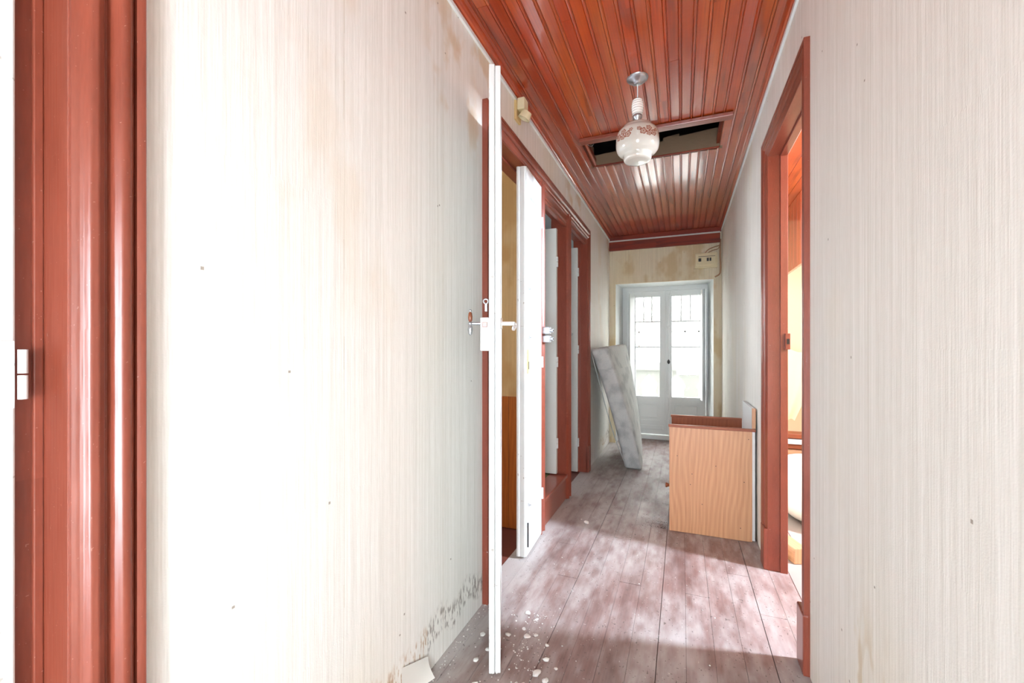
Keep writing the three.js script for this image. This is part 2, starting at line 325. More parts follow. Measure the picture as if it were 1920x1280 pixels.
// ceiling
const HX = [-0.648, 0.247], HD = [2.95, 3.375];
{
  const c = thing('ceiling', [0, CH, 0], 'glossy red-brown varnished beadboard ceiling of the corridor', 'ceiling', 'structure');
  const n = 21, x0 = L, w = (R - L) / n;
  const prof = (bw) => { const t = 0.016; return [[0, t], [0, 0.0028], [0.0022, 0], [bw - 0.0165, 0], [bw - 0.0145, 0.0026], ...arc(bw - 0.0082, 0.0014, 0.0052, 180, 360, 8), [bw - 0.0018, 0.0026], [bw - 0.0008, 0.0028], [bw - 0.0008, t]]; };
  const mk = (xa, bw, a, b) => { const s = new THREE.Shape(prof(bw).map(([p, q]) => new THREE.Vector2(p, q))); const g = new THREE.ExtrudeGeometry(s, { depth: b - a, bevelEnabled: false }); g.translate(xa, CH, -b); return planarUV(g, 'd', rr(0, 3), rr(0, 9)); };
  for (let i = 0; i < n; i++) {
    const xa = x0 + i * w, mid = xa + w / 2, inHatch = mid > HX[0] && mid < HX[1];
    const cuts = inHatch ? [[BACK, HD[0]], [HD[1], END + 0.02]] : [[BACK, END + 0.02]];
    const pieces = [];
    for (const [a, b] of cuts) { const j = a + (b - a) * (0.35 + 0.55 * hash(i, 4, 4)); if (b - a > 3 && hash(i, 7, 2) > 0.35) pieces.push([a, j - 0.0008], [j + 0.0008, b]); else pieces.push([a, b]); }
    for (const [a, b] of pieces) part(c, 'board', mk(xa, w, a, b), M.pine[Math.floor(rnd() * 4)]);
  }
  // slab above, leaving the hatch open
  part(c, 'ceiling_deck', (() => { const s = new THREE.Shape([[L - T, BACK], [R + T, BACK], [R + T, 6.3], [L - T, 6.3]].map(([a, b]) => new THREE.Vector2(a, b))); s.holes.push(new THREE.Path(rect(HX[0] + 0.02, HX[1] - 0.02, HD[0], HD[1]).map(([a, b]) => new THREE.Vector2(a, b)))); const g = new THREE.ExtrudeGeometry(s, { depth: 0.03, bevelEnabled: false }); g.rotateX(-Math.PI / 2); g.translate(0, CH + 0.018, 0); return planarUV(g); })(), M.subfloor);
  // loft above the hatch
  const lx = [-2.4, 2.0], ld = [0.2, 5.6], ly = [CH + 0.05, 5.4];
  part(c, 'loft_lining', merge([box(lx[0] - 0.05, L - T + 0.02, CH + 0.04, CH + 0.09, ld[0] - 0.05, ld[1] + 0.05), box(R + T - 0.02, lx[1] + 0.05, CH + 0.04, CH + 0.09, ld[0] - 0.05, ld[1] + 0.05), box(lx[0] - 0.05, lx[0], ly[0], ly[1], ld[0], ld[1]), box(lx[1], lx[1] + 0.05, ly[0], ly[1], ld[0], ld[1]), box(lx[0], lx[1], ly[0], ly[1], ld[0] - 0.05, ld[0]), box(lx[0], lx[1], ly[0], ly[1], ld[1], ld[1] + 0.05), box(lx[0], lx[1], ly[1], ly[1] + 0.05, ld[0], ld[1])]), M.attic, 'dark timber lining of the loft');
  part(c, 'joist', slab('d', HD[1] + 0.04, 0.05, [[HX[0] - 0.03, CH], [HX[1] + 0.02, CH], [HX[1] + 0.02, CH + 0.135], [-0.02, CH + 0.115], [-0.02, CH + 0.135], [-0.13, CH + 0.125], [-0.13, CH + 0.1], [HX[0] - 0.03, CH + 0.075]]), M.atticWood, 'dusty brown joist beyond the hatch');
  part(c, 'joist', box(HX[0] - 0.04, HX[0], CH + 0.016, CH + 0.14, HD[0], HD[1]), M.atticWood);
  part(c, 'joist', box(HX[1], HX[1] + 0.04, CH + 0.016, CH + 0.14, HD[0], HD[1]), M.atticWood);
  const h = thing('hatch_trim', [-0.2, CH, HD[0]], 'loose red timber strips round the open ceiling hatch', 'hatch trim', 'structure');
  part(h, 'strip', turned(box(-0.66, 0.29, CH - 0.028, CH - 0.003, HD[0] - 0.055, HD[0] + 0.004, 0.004, 'x'), -0.004, -0.2, HD[0], 'z', CH), M.red, 'long red strip along the near edge');
  part(h, 'strip', box(HX[0] - 0.01, HX[0] + 0.004, CH - 0.006, CH + 0.02, HD[0], HD[1] + 0.01, 0.001, 'd'), M.rawWood, 'pale bare strip');
  part(h, 'strip', box(HX[0], HX[1], CH - 0.008, CH + 0.012, HD[1] - 0.006, HD[1] + 0.012, 0.002, 'x'), M.pineDull);
  part(h, 'wire', tube([[-0.64, CH + 0.02, 3.02], [-0.6, CH - 0.005, 3.03], [-0.56, CH + 0.02, 2.98], [-0.54, CH + 0.08, 2.96]], 0.0016, 16, 5), M.steel, 'thin stray wire');
}
// white fillet and red cove between walls and ceiling
for (const [n, x, s] of [['trim_left', L, 1], ['trim_right', R, -1]]) {
  const t = thing(n, [x, CH - 0.035, BACK], (s > 0 ? 'left' : 'right') + ' ceiling moulding, red cove over a thin white fillet', 'moulding', 'structure');
  const pr = [[0, 0], [s * 0.012, 0], [s * 0.013, -0.008], [s * 0.02, -0.013], ...arc(0, 0, 0.021, 0, 0, 0).slice(1), [s * 0.027, -0.024], [s * 0.03, -0.034], [0, -0.034]].map(([a, b]) => [a, -b]);
  const sh = new THREE.Shape(pr.map(([a, b]) => new THREE.Vector2(a, b)));
  const g = new THREE.ExtrudeGeometry(sh, { depth: END - BACK, bevelEnabled: false }); g.translate(x, CH - 0.034, -END);
  part(t, 'cove', planarUV(g, 'd'), M.pine[1]);
  part(t, 'fillet', box(x, x + s * 0.011, CH - 0.052, CH - 0.034, BACK, END, 0.001), M.whitePlain, 'thin white fillet');
}
// timber beam over the end wall
{
  const t = thing('trim_beam', [0, 2.44, END], 'dark red timber rail across the top of the end wall', 'rail', 'structure');
  part(t, 'rail', box(L + 0.002, R - 0.02, 2.465, 2.573, END - 0.045, END, 0.003, 'x', 2.2, 0.3), M.pineDull);
  part(t, 'plaster_strip', box(L + 0.002, R - 0.02, 2.573, 2.594, END - 0.035, END, 0.003), M.plaster, 'broken strip of pale plaster');
  part(t, 'cove', box(L + 0.002, R - 0.005, 2.594, CH, END - 0.03, END, 0.006, 'x', 1.2, 0.7), M.pineDull);
}

// ---------------------------------------------------------------- door frames
const PROF0 = [[0, 0], [0, 0.021], [0.004, 0.0245], [0.009, 0.025], ...arc(0.026, 0.0225, 0.0145, 160, 20, 8), [0.041, 0.021], [0.046, 0.0205], [0.048, 0.023], ...arc(0.065, 0.024, 0.0155, 165, 15, 8), [0.082, 0.022], [0.0835, 0.031], [0.086, 0.033], [0.096, 0.033], [0.098, 0.031], [0.098, 0]];
const wide = (k, s, taper) => PROF0.map(([a, t]) => [a * k, t * s * (taper ? 0.25 + 7.65 * a : 1)]);
function frame(name, label, wall, sgn, d0, d1, top, k, plinth, thick = 1, T = 0.12, taper = false) {
  const t = thing(name, [wall, 0, (d0 + d1) / 2], label, 'door frame', 'structure');
  const e = 0.018, q = e - 0.0015, path = [[d0 + q, 0], [d0 + q, top - q], [d1 - q, top - q], [d1 - q, 0]], pr = wide(k, thick, taper);
  ['post', 'header', 'post'].forEach((n, i) => part(t, n, casing(pr, path, wall, sgn, i), M.red));
  const back = wall - sgn * T;   // jamb lining
  const jf = taper ? 0.003 : 0.014, jx0 = Math.min(back, wall + sgn * jf), jx1 = Math.max(back, wall + sgn * jf), mid = wall - sgn * 0.055;
  part(t, 'jamb', box(jx0, jx1, 0, top, d0 - 0.004, d0 + e, 0.002), M.red);
  part(t, 'jamb', box(jx0, jx1, 0, top, d1 - e, d1 + 0.004, 0.002), M.red);
  part(t, 'soffit', box(jx0, jx1, top - e, top + 0.004, d0, d1, 0.002), M.red);
  part(t, 'stop', box(Math.min(mid, back), Math.max(mid, back), 0, top, d1 - e - 0.012, d1 - e, 0.002), M.red);
  part(t, 'stop', box(Math.min(mid, back), Math.max(mid, back), top - e - 0.012, top - e, d0, d1, 0.002), M.red);
  part(t, 'stop', box(Math.min(mid, back), Math.max(mid, back), 0, top, d0 + e, d0 + e + 0.012, 0.002), M.red);
  if (plinth) for (const [a, b] of [[d0 + e - 0.102 * k, d0 + e], [d1 - e, d1 - e + 0.102 * k]]) part(t, 'plinth', box(Math.min(wall, wall + sgn * 0.036 * thick), Math.max(wall, wall + sgn * 0.036 * thick), 0, plinth, a, b, 0.006), M.red);
  return t;
}
const nf = frame('trim_near_door', 'glossy red moulded door frame at the far left foreground', L, 1, D0[0], D0[1], D0[2], 0.95, 0, 0.9);
part(nf, 'rebate', box(L - 0.1, L - 0.062, 0, D0[2] - 0.02, 0.302, 0.345, 0.002), M.red);
const tri = frame('trim_triple_door', 'long red frame with three door bays on the left wall', L, 1, LB[0], LB[1], LB[2], 1.05, 0.255, 0.85);
const rf = frame('trim_right_door', 'red moulded door frame round the open doorway on the right wall', R, -1, RB[0], RB[1], RB[2], 0.98, 0.225, 0.62, 0.09, true);
part(rf, 'strike_plate', box(0.508, 0.53, 1.2, 1.285, RB[1] - 0.06, RB[1] - 0.03, 0.002), M.red, 'painted lock strike plate');
part(rf, 'strike_hole', box(0.513, 0.526, 1.228, 1.256, RB[1] - 0.0615, RB[1] - 0.055), M.black);
for (const [a, b] of [[2.63, 2.735], [3.345, 3.455]]) {
  part(tri, 'mullion', box(L - T, L + 0.004, 0, LB[2], a + 0.012, b - 0.012, 0.003), M.red);
  part(tri, 'mullion_face', casing([[0, 0], [0, 0.012], [0.008, 0.02], ...arc(0.024, 0.018, 0.012, 160, 20, 6), [0.045, 0.017], [0.05, 0.013], [0.06, 0.013], [0.065, 0.017], ...arc(0.086, 0.018, 0.012, 160, 20, 6), [0.102, 0.02], [0.11, 0.012], [0.11, 0]], [[b, 0], [b, LB[2]]], L, 1, 0), M.red);
}
// second header moulding inside bay two and the step below it
part(tri, 'inner_header', box(L - 0.02, L + 0.012, 2.19, LB[2], 2.735, 3.345, 0.004), M.red);
part(tri, 'inner_header', box(L - 0.01, L + 0.02, 2.215, 2.235, 2.735, 3.345, 0.006), M.red);
part(tri, 'inner_header', box(L - 0.02, L + 0.008, 2.225, LB[2], 3.455, 4.13, 0.004), M.red);
part(tri, 'step_riser', box(L - T, L + 0.008, 0, 0.17, 2.735, 3.345, 0.003, 'd'), M.red, 'scuffed red riser');
part(tri, 'step_tread', box(L - T, L + 0.02, 0.17, 0.196, 2.73, 3.35, 0.006, 'd'), M.red, 'worn tread edge');

// ---------------------------------------------------------------- doors
function hinge(parent, x, y, d, h = 0.055, r = 0.0075) {
  const g = part(parent, 'hinge', merge([cyl(r, r, h * 0.48, x, y + h * 0.26, d), cyl(r, r, h * 0.48, x, y - h * 0.26, d)]), M.white, 'white painted hinge'); return g;
}
{ // closed door beside the camera: only its hinge edge shows
  const t = thing('door_near', [L - 0.06, 0, -0.1], 'closed white door at the far left edge of the picture', 'door', 'structure');
  part(t, 'leaf', box(L - 0.0615, L - 0.046, 0.008, 2.22, -0.5, 0.316, 0.002), M.white);
  part(t, 'stile', box(L - 0.05, L - 0.043, 0.01, 2.215, 0.22, 0.314, 0.002), M.white);
  for (const y of [0.35, 1.163, 2.0]) { hinge(t, L - 0.04, y, 0.3215, 0.074, 0.0055); part(t, 'hinge_plate', box(L - 0.0445, L - 0.0415, y - 0.05, y + 0.05, 0.29, 0.314, 0.001), M.white); }
}
function panelLeaf(name, label, len, h, panels) { // built closed along +d from its hinge at the origin, corridor face towards +x
  const t = thing(name, [0, 0, 0], label, 'door', 'structure');
  const th = 0.04, s = 0.085;
  const sh = new THREE.Shape(rect(0, len, 0.012, h).map(([a, b]) => new THREE.Vector2(a, b)));
  const holes = panels.map(([y0, y1]) => rect(s, len - s, y0, y1));
  part(t, 'leaf_frame', slab('x', -th, th, rect(0, len, 0.012, h), holes), M.white);
  panels.forEach(([y0, y1]) => {
    part(t, 'panel', box(-0.03, -0.012, y0 - 0.005, y1 + 0.005, s - 0.005, len - s + 0.005), M.white);
    part(t, 'panel_field', box(-0.014, -0.005, y0 + 0.035, y1 - 0.035, s + 0.035, len - s - 0.035, 0.006), M.white);
  });
  return t;
}
{ // leaf standing open towards the camera, seen edge-on
  const t = panelLeaf('door_open_leaf', 'white door leaf standing open, seen edge-on, with a lever handle', 0.54, 2.245, [[0.22, 0.78], [0.95, 1.35], [1.5, 2.1]]);
  // meeting edge with a rebate, lock case, handles, bolt
  part(t, 'rebate', box(-0.041, -0.021, 0.012, 2.243, 0.54, 0.548, 0.002), M.white);
  part(t, 'edge_bead', box(-0.019, 0.002, 0.012, 2.247, 0.54, 0.552, 0.003), M.white);
  const lock = part(t, 'lock_case', box(0.0, 0.034, 1.195, 1.318, 0.42, 0.547, 0.004), M.white, 'white painted rim lock');
  part(lock, 'latch', box(0.008, 0.026, 1.282, 1.3, 0.546, 0.555, 0.001), M.handleWood);
  part(t, 'lever_handle', merge([cyl(0.021, 0.021, 0.006, -0.044, 1.298, 0.5, 'x'), cyl(0.008, 0.008, 0.05, -0.068, 1.298, 0.5, 'x'), tube([[-0.088, 1.298, 0.505], [-0.093, 1.296, 0.48], [-0.095, 1.292, 0.44], [-0.092, 1.283, 0.4]], 0.0085, 20, 8)]), M.porcelain, 'white lever handle');
  const th2 = part(t, 'drop_handle', merge([cyl(0.0055, 0.0055, 0.04, 0.052, 1.298, 0.5, 'x'), new THREE.SphereGeometry(0.009, 14, 10).translate(0.074, 1.298, -0.5)]), M.steel, 'steel handle spindle');
  part(th2, 'grip', lathe([[0.004, 0], [0.0075, 0.004], [0.0085, 0.018], [0.0065, 0.033], [0.004, 0.036]], 0.074, 1.305, 0.5, 16), M.handleWood, 'turned wooden grip');
  part(th2, 'grip_tip', new THREE.SphereGeometry(0.006, 12, 8).translate(0.074, 1.346, -0.5), M.steel);
  part(th2, 'grip', lathe([[0.004, 0], [0.0065, 0.003], [0.0095, 0.02], [0.0075, 0.034], [0.004, 0.036]], 0.074, 1.255, 0.5, 16), M.steel);
  part(t, 'key_bolt', merge([new THREE.TorusGeometry(0.0085, 0.0028, 8, 18).translate(0.014, 1.378, -0.535), box(0.008, 0.018, 1.34, 1.37, 0.53, 0.54, 0.002)]), M.steel, 'small steel ring bolt');
  part(t, 'hinge', merge([cyl(0.008, 0.008, 0.03, 0.008, 2.0, 0.0), cyl(0.008, 0.008, 0.03, 0.008, 2.036, 0.0)]), M.white);
  part(t, 'hinge', merge([cyl(0.008, 0.008, 0.03, 0.008, 0.3, 0.0), cyl(0.008, 0.008, 0.03, 0.008, 0.336, 0.0)]), M.white);
  t.position.set(-0.868, 0, -1.93); t.rotation.y = -Math.atan2(0.206, -0.494);
}
{ // narrow second leaf, nearly shut, hinged at the first mullion
  const t = panelLeaf('door_narrow_leaf', 'narrow white panelled door leaf, nearly shut, with catches and a strike plate', 0.335, 2.25, [[0.16, 0.98], [1.04, 1.2], [1.36, 2.1]]);
  t.scale.z = 1;
  part(t, 'strike_plate', box(0.001, 0.005, 1.06, 1.2, 0.285, 0.322, 0.001), M.beigePlastic, 'beige strike plate');
  part(t, 'strike_hole', box(0.004, 0.006, 1.085, 1.13, 0.296, 0.31), M.black);
  part(t, 'edge_bead', box(-0.04, -0.006, 0.012, 2.25, 0.335, 0.345, 0.003), M.white);
  part(t, 'edge_bead', box(-0.055, -0.038, 0.012, 2.25, 0.325, 0.35, 0.004), M.white);
  for (const y of [1.55, 0.3, 1.27]) part(t, 'hook', merge([new THREE.TorusGeometry(0.008, 0.0022, 8, 16).translate(0.004, y, -0.3), cyl(0.003, 0.003, 0.02, 0.01, y, 0.3, 'x')]), M.steel, 'small steel hook');
  part(t, 'bolt', box(0.0, 0.008, 0.06, 0.2, 0.31, 0.318, 0.001), M.darkSteel);
  for (const y of [0.27, 1.12, 2.02]) hinge(t, 0.004, y, -0.006, 0.07);
  t.position.set(-0.846, 0, -2.635); t.rotation.y = Math.PI + 0.0;
  // mirrored build: turn it about so that it runs towards the camera with its face to the corridor
  t.rotation.y = 0; t.children.forEach((m) => { m.geometry = m.geometry.index ? m.geometry.toNonIndexed() : m.geometry; const p = m.geometry.attributes.position, nn = m.geometry.attributes.normal; for (let i = 0; i < p.count; i++) { p.setZ(i, -p.getZ(i)); if (nn) nn.setZ(i, -nn.getZ(i)); } for (let i = 0; i < p.count; i += 3) for (const at of Object.values(m.geometry.attributes)) { const n = at.itemSize; for (let q = 0; q < n; q++) { const a = at.array[(i + 1) * n + q]; at.array[(i + 1) * n + q] = at.array[(i + 2) * n + q]; at.array[(i + 2) * n + q] = a; } } });
  t.rotation.y = 0.05;
}
{ // steel lock pair on the first mullion
  const t = thing('rim_lock', [-0.86, 1.25, 2.685], 'pair of steel rim lock cases screwed to the first mullion', 'lock');
  for (const y of [1.245, 1.3]) { const c = part(t, 'lock_case', box(-0.86, -0.8, y, y + 0.048, 2.665, 2.71, 0.006), M.steel); part(c, 'cylinder', cyl(0.012, 0.012, 0.02, -0.792, y + 0.024, 2.687, 'x'), M.steel); part(c, 'keyhole', cyl(0.005, 0.005, 0.004, -0.781, y + 0.024, 2.687, 'x'), M.black); }
}
{ // inner door of bay two, open into the washroom
  const t = thing('door_washroom', [-0.99, 0.2, 3.41], 'pale grey door with dark glass, open inside the middle left bay', 'door', 'structure');
  const y0 = 0.205, y1 = 2.17, d = 3.335;
  part(t, 'leaf_frame', slab('d', d, 0.035, rect(-1.56, -0.935, y0, y1), [rect(-1.46, -1.03, 1.62, 2.07), rect(-1.46, -1.05, 0.36, 1.0)]), M.greyWhite);
  part(t, 'pane', box(-1.46, -1.03, 1.62, 2.07, d - 0.022, d - 0.016), M.frost, 'dark glass pane'); part(t, 'pane', box(-1.46, -1.05, 0.36, 1.0, d - 0.022, d - 0.016), M.frost);
  for (const y of [0.45, 1.1, 1.9]) hinge(t, -0.928, y, d - 0.03, 0.08);
}
{ // inner door of bay three
  const t = thing('door_closet', [-0.99, 0, 4.22], 'plain pale door open inside the farthest left bay', 'door', 'structure');
  part(t, 'leaf', box(-1.6, -0.945, 0.012, 2.19, 4.085, 4.12, 0.003), M.greyWhite);
  for (const y of [0.3, 1.2, 1.95]) hinge(t, -0.937, y, 4.085, 0.08);
  part(t, 'hook', merge([new THREE.TorusGeometry(0.01, 0.003, 8, 16).translate(-1.0, 1.35, -4.08), cyl(0.004, 0.004, 0.025, -1.0, 1.36, 4.07, 'd')]), M.steel);
}

// ---------------------------------------------------------------- rooms on the left
function shell(name, label, mat, x0, x1, y0, d0, d1, win, floorMat, skip = '') {
  const g = [], H = CH + 0.02, w = 0.06;
  const wl = thing('wall_' + name, [x0, y0, (d0 + d1) / 2], label, 'room walls', 'structure');
  if (!skip.includes('w')) part(wl, 'wall_face', slab('x', x0 - w, w, rect(d0 - w, d1 + w, y0, H), win.plane === 'w' ? [rect(...win.r)] : []), mat);
  if (!skip.includes('e')) part(wl, 'wall_face', slab('x', x1, w, rect(d0 - w, d1 + w, y0, H), win.plane === 'e' ? [rect(...win.r)] : []), mat);
  if (!skip.includes('n')) part(wl, 'wall_face', slab('d', d0, w, rect(x0, x1, y0, H), []), mat);
  if (!skip.includes('f')) part(wl, 'wall_face', slab('d', d1 + w, w, rect(x0, x1, y0, H), win.plane2 === 'f' ? [rect(...win.r2)] : []), mat);
  part(wl, 'floor_slab', box(x0, x1 < 0 ? -0.931 : x1, y0 - 0.03, y0, d0, d1), floorMat);
  part(wl, 'ceiling_slab', box(x0 - w, x1 + w, H, H + 0.05, d0 - w, d1 + w), M.plaster);
  return wl;
}
const lr = shell('left_room', 'papered walls of the dim room behind the first left door bay', M.paperOld, -3.0, -0.996, 0, 0.6, 2.66, { plane: 'w', r: [1.25, 1.75, 1.1, 1.9] }, M.floorDark, 'e');
{
  const t = thing('wainscot', [-1.5, 0, 2.65], 'orange oak veneer panelling on the wall inside the first left door', 'panelling', 'structure');
  for (let i = 0; i < 5; i++) { const a = -1.08 - i * 0.24; part(t, 'panel', box(a - 0.237, a, 0.005, 0.885, 2.645, 2.6605, 0.002, 'y', i * 0.31, 0.2 * i), M.oakPanel); }
  part(t, 'panel', box(-1.078, -0.997, 0.005, 0.885, 2.645, 2.6605, 0.002, 'y', 0.5, 0.4), M.oakPanel);
}
shell('near_room', 'walls of the unlit room behind the closed near door', M.greyWall, -2.2, -0.996, 0, -1.1, 0.52, {}, M.floorDark, 'e');
shell('washroom', 'grey walls of the washroom behind the middle left door bay', M.greyWall, -2.5, -0.996, 0.19, 2.73, 3.39, { plane: 'w', r: [2.8, 3.3, 1.35, 2.05] }, M.moss, 'e');
shell('closet', 'walls of the closet behind the farthest left door bay', M.greyWall, -2.5, -0.996, 0, 3.52, 4.5, { plane: 'w', r: [3.9, 4.3, 1.35, 2.05] }, M.floorDark, 'e');

// ---------------------------------------------------------------- room on the right
const RX = R + 0.09;
shell('side_room', 'cream walls of the bright room beyond the right doorway', M.creamWall, RX + 0.001, 2.6, -0.001, 0.3, END, { plane: 'e', r: [2.26, 2.48, 2.0, 2.6], plane2: 'f', r2: [1.9, 2.4, 0.9, 1.9] }, M.subfloor, 'w');
{
  const f = thing('floor_side_room', [1.5, 0, 2.7], 'dusty pale board floor of the right-hand room', 'floor', 'structure');
  for (let i = 0; i < 18; i++) { const x0 = 0.532 + i * 0.115; part(f, 'board', box(x0, Math.min(x0 + 0.112, 2.6), -0.02, 0.002, 0.3, END - 0.002, 0.002, 'd'), M.roomFloor); }
  const c = thing('ceiling_side_room', [1.5, CH, 2.7], 'orange varnished board ceiling of the right-hand room', 'ceiling', 'structure');
  for (let i = 0; i < 20; i++) { const x0 = RX + 0.003 + i * 0.1; part(c, 'board', box(x0, x0 + 0.097, CH - 0.008, CH + 0.014, 0.302, END - 0.002, 0.003, 'd', rr(0, 3), rr(0, 5)), M.pine[i % 4]); }
  const b = thing('ceiling_bulkhead', [1.3, 2.0, 4.5], 'boxed orange timber bulkhead hanging under the side room ceiling', 'bulkhead', 'structure');
  for (let i = 0; i < 4; i++) part(b, 'board', box(1.0 + i * 0.11, 1.108 + i * 0.11, 1.98, CH - 0.01, 4.55, 4.58, 0.004, 'y', rr(0, 3), rr(0, 5)), M.pine[i % 4]);
  for (let i = 0; i < 8; i++) part(b, 'board', box(1.0, 1.03, 1.98, CH - 0.01, 4.582 + i * 0.127, 4.582 + i * 0.127 + 0.124, 0.004, 'y', rr(0, 3), rr(0, 5)), M.pine[(i + 1) % 4]);
}

// ---------------------------------------------------------------- glazed doors at the end
{
  const d = REC.d, t = thing('window_1', [-0.2, 0, d], 'white glazed double doors at the end of the corridor', 'glazed doors', 'structure');
  part(t, 'frame', slab('d', d + 0.09, 0.07, [[REC.bx0 - 0.02, 0], [-0.695, 0], [-0.695, 1.985], [0.285, 1.985], [0.285, 0], [REC.bx1 + 0.02, 0], [REC.bx1 + 0.02, REC.by + 0.03], [REC.bx0 - 0.02, REC.by + 0.03]]), M.whitePlain);
  part(t, 'sill', box(REC.bx0 - 0.01, REC.bx1 + 0.01, 0, 0.058, d - 0.01, d + 0.16, 0.004), M.whitePlain);
  const leaf = (x0, x1, g0, g1) => {
    const f = part(t, 'leaf', slab('d', d + 0.062, 0.042, rect(x0 + 0.002, x1 - 0.001, 0.066, 1.981), [rect(g0, g1, 0.572, 1.905), rect(g0 + 0.0, g1, 0.255, 0.49)]), M.whitePlain);
    part(f, 'panel', box(g0 - 0.004, g1 + 0.004, 0.25, 0.495, d + 0.036, d + 0.05), M.whitePlain);
    part(f, 'panel_field', box(g0 + 0.03, g1 - 0.03, 0.285, 0.46, d + 0.026, d + 0.037, 0.008), M.whitePlain);
    part(f, 'bottom_rail', box(x0 + 0.03, x1 - 0.03, 0.13, 0.185, d + 0.012, d + 0.022, 0.004), M.whitePlain);
    const bars = [1.572, 1.232]; const w3 = (g1 - g0) / 3;
    bars.forEach((y) => part(f, 'glazing_bar', box(g0 - 0.002, g1 + 0.002, y - 0.009, y + 0.009, d + 0.03, d + 0.055, 0.003), M.whitePlain));
    for (const k of [1, 2]) part(f, 'glazing_bar', box(g0 + k * w3 - 0.008, g0 + k * w3 + 0.008, 1.58, 1.907, d + 0.03, d + 0.055, 0.003), M.whitePlain);
    for (const k of [0, 1, 2]) part(f, 'pane', box(g0 + k * w3 + 0.004, g0 + (k + 1) * w3 - 0.004, 1.577, 1.907, d + 0.042, d + 0.045), M.glass);
    part(f, 'pane', box(g0, g1, 1.237, 1.568, d + 0.042, d + 0.045), M.glass); part(f, 'pane', box(g0, g1, 0.57, 1.228, d + 0.042, d + 0.045), M.glass);
  };
  leaf(-0.693, -0.206, -0.588, -0.277); leaf(-0.206, 0.283, -0.125, 0.212);
  part(t, 'cover_strip', box(-0.206, -0.13, 0.07, 1.98, d + 0.006, d + 0.02, 0.004), M.whitePlain);
  const rod = part(t, 'espagnolette', cyl(0.007, 0.007, 1.9, -0.165, 1.02, d - 0.004), M.whitePlain, 'white bolt rod');
  for (const y of [0.58, 1.52, 1.95]) part(rod, 'guide', box(-0.185, -0.145, y - 0.02, y + 0.02, d - 0.012, d + 0.008, 0.006), M.whitePlain);
  part(rod, 'handle', merge([lathe([[0.004, -0.03], [0.014, -0.02], [0.02, 0], [0.012, 0.016], [0.003, 0.03]], -0.165, 1.04, d - 0.03, 16), cyl(0.008, 0.008, 0.03, -0.165, 1.04, d - 0.015, 'd')]), M.darkSteel, 'small dark knob');
  part(t, 'shutter', turned(box(-0.61, -0.598, 0.45, 1.945, d - 0.13, d + 0.012, 0.003), -0.35, -0.604, d + 0.012), M.greyWhite, 'folded inside shutter');
  part(t, 'shutter', turned(box(0.216, 0.228, 0.55, 1.96, d - 0.14, d + 0.012, 0.003), 0.12, 0.222, d + 0.012), M.whitePlain, 'folded inside shutter');
}

// ---------------------------------------------------------------- outside
{
  const b = thing('balcony_slab', [-0.2, -0.2, 6.8], 'stone balcony floor outside the glazed doors', 'balcony', 'structure');
  part(b, 'slab', box(-2.2, 1.8, -0.2, -0.02, 6.401, 7.4), M.stone);
  solo('wall_facade', slab('d', REC.d + 0.4, 0.2, rect(-7, 7, -4, 9), [rect(REC.bx0 - 0.02, REC.bx1 + 0.02, -0.02, REC.by + 0.03), rect(1.85, 2.45, 0.85, 1.95)]), M.facade, 'outer face of the house round the balcony door', 'wall', 'structure');
  const bal = thing('balustrade', [-0.2, -0.02, 7.2], 'grey stone balcony balustrade pierced by pot-shaped openings', 'balustrade');
  const hole = (c, s) => [[c - 0.075, 0.1], [c + 0.075, 0.1], [c + 0.11, 0.6], [c + 0.125, 0.6], [c + 0.125, 0.64], [c + 0.07, 0.735], [c, 0.8], [c - 0.07, 0.735], [c - 0.125, 0.64], [c - 0.125, 0.6], [c - 0.11, 0.6]];
  const holes = []; for (let i = -3; i <= 4; i++) holes.push(hole(-0.5 + i * 0.42));
  part(bal, 'pierced_panel', slab('d', 7.28, 0.1, rect(-2.2, 1.8, -0.02, 0.86), holes), M.stone);
  part(bal, 'handrail', box(-2.2, 1.8, 0.86, 1.0, 7.12, 7.34, 0.02), M.stone);
  const bl = thing('townhouse', [0, -4, 17], 'pale house front across the street, seen through the glass', 'building');
  const win = []; for (let f = -1; f < 3; f++) for (let i = -4; i <= 6; i++) win.push([i * 2.1 - 0.4, f * 3.1 + 0.2]);
  part(bl, 'wall', slab('d', 17.4, 0.4, rect(-12, 16, -4, 8.2), win.map(([x, y]) => rect(x, x + 1.0, y, y + 1.7))), M.facade);
  part(bl, 'cornice', box(-12, 16, 8.2, 8.6, 16.7, 17.4), M.facadeTrim);
  for (const y of [-0.75, 2.35, 5.45]) part(bl, 'string_course', box(-12, 16, y, y + 0.22, 16.85, 17.0, 0.02), M.facadeTrim);
  for (const [x, y] of win) { const w = part(bl, 'window', merge([box(x, x + 0.07, y, y + 1.7, 17.1, 17.18), box(x + 0.93, x + 1, y, y + 1.7, 17.1, 17.18), box(x + 0.46, x + 0.54, y, y + 1.7, 17.1, 17.18), box(x, x + 1, y + 1.1, y + 1.16, 17.1, 17.18), box(x, x + 1, y, y + 0.07, 17.1, 17.18), box(x, x + 1, y + 1.63, y + 1.7, 17.1, 17.18)]), M.facade); part(w, 'pane', box(x, x + 1, y, y + 1.7, 17.19, 17.2), M.facadeGlass); }
  solo('street', box(-30, 30, -4.2, -4, 6.4, 40), M.street, 'street between the two houses', 'street', 'structure');
}

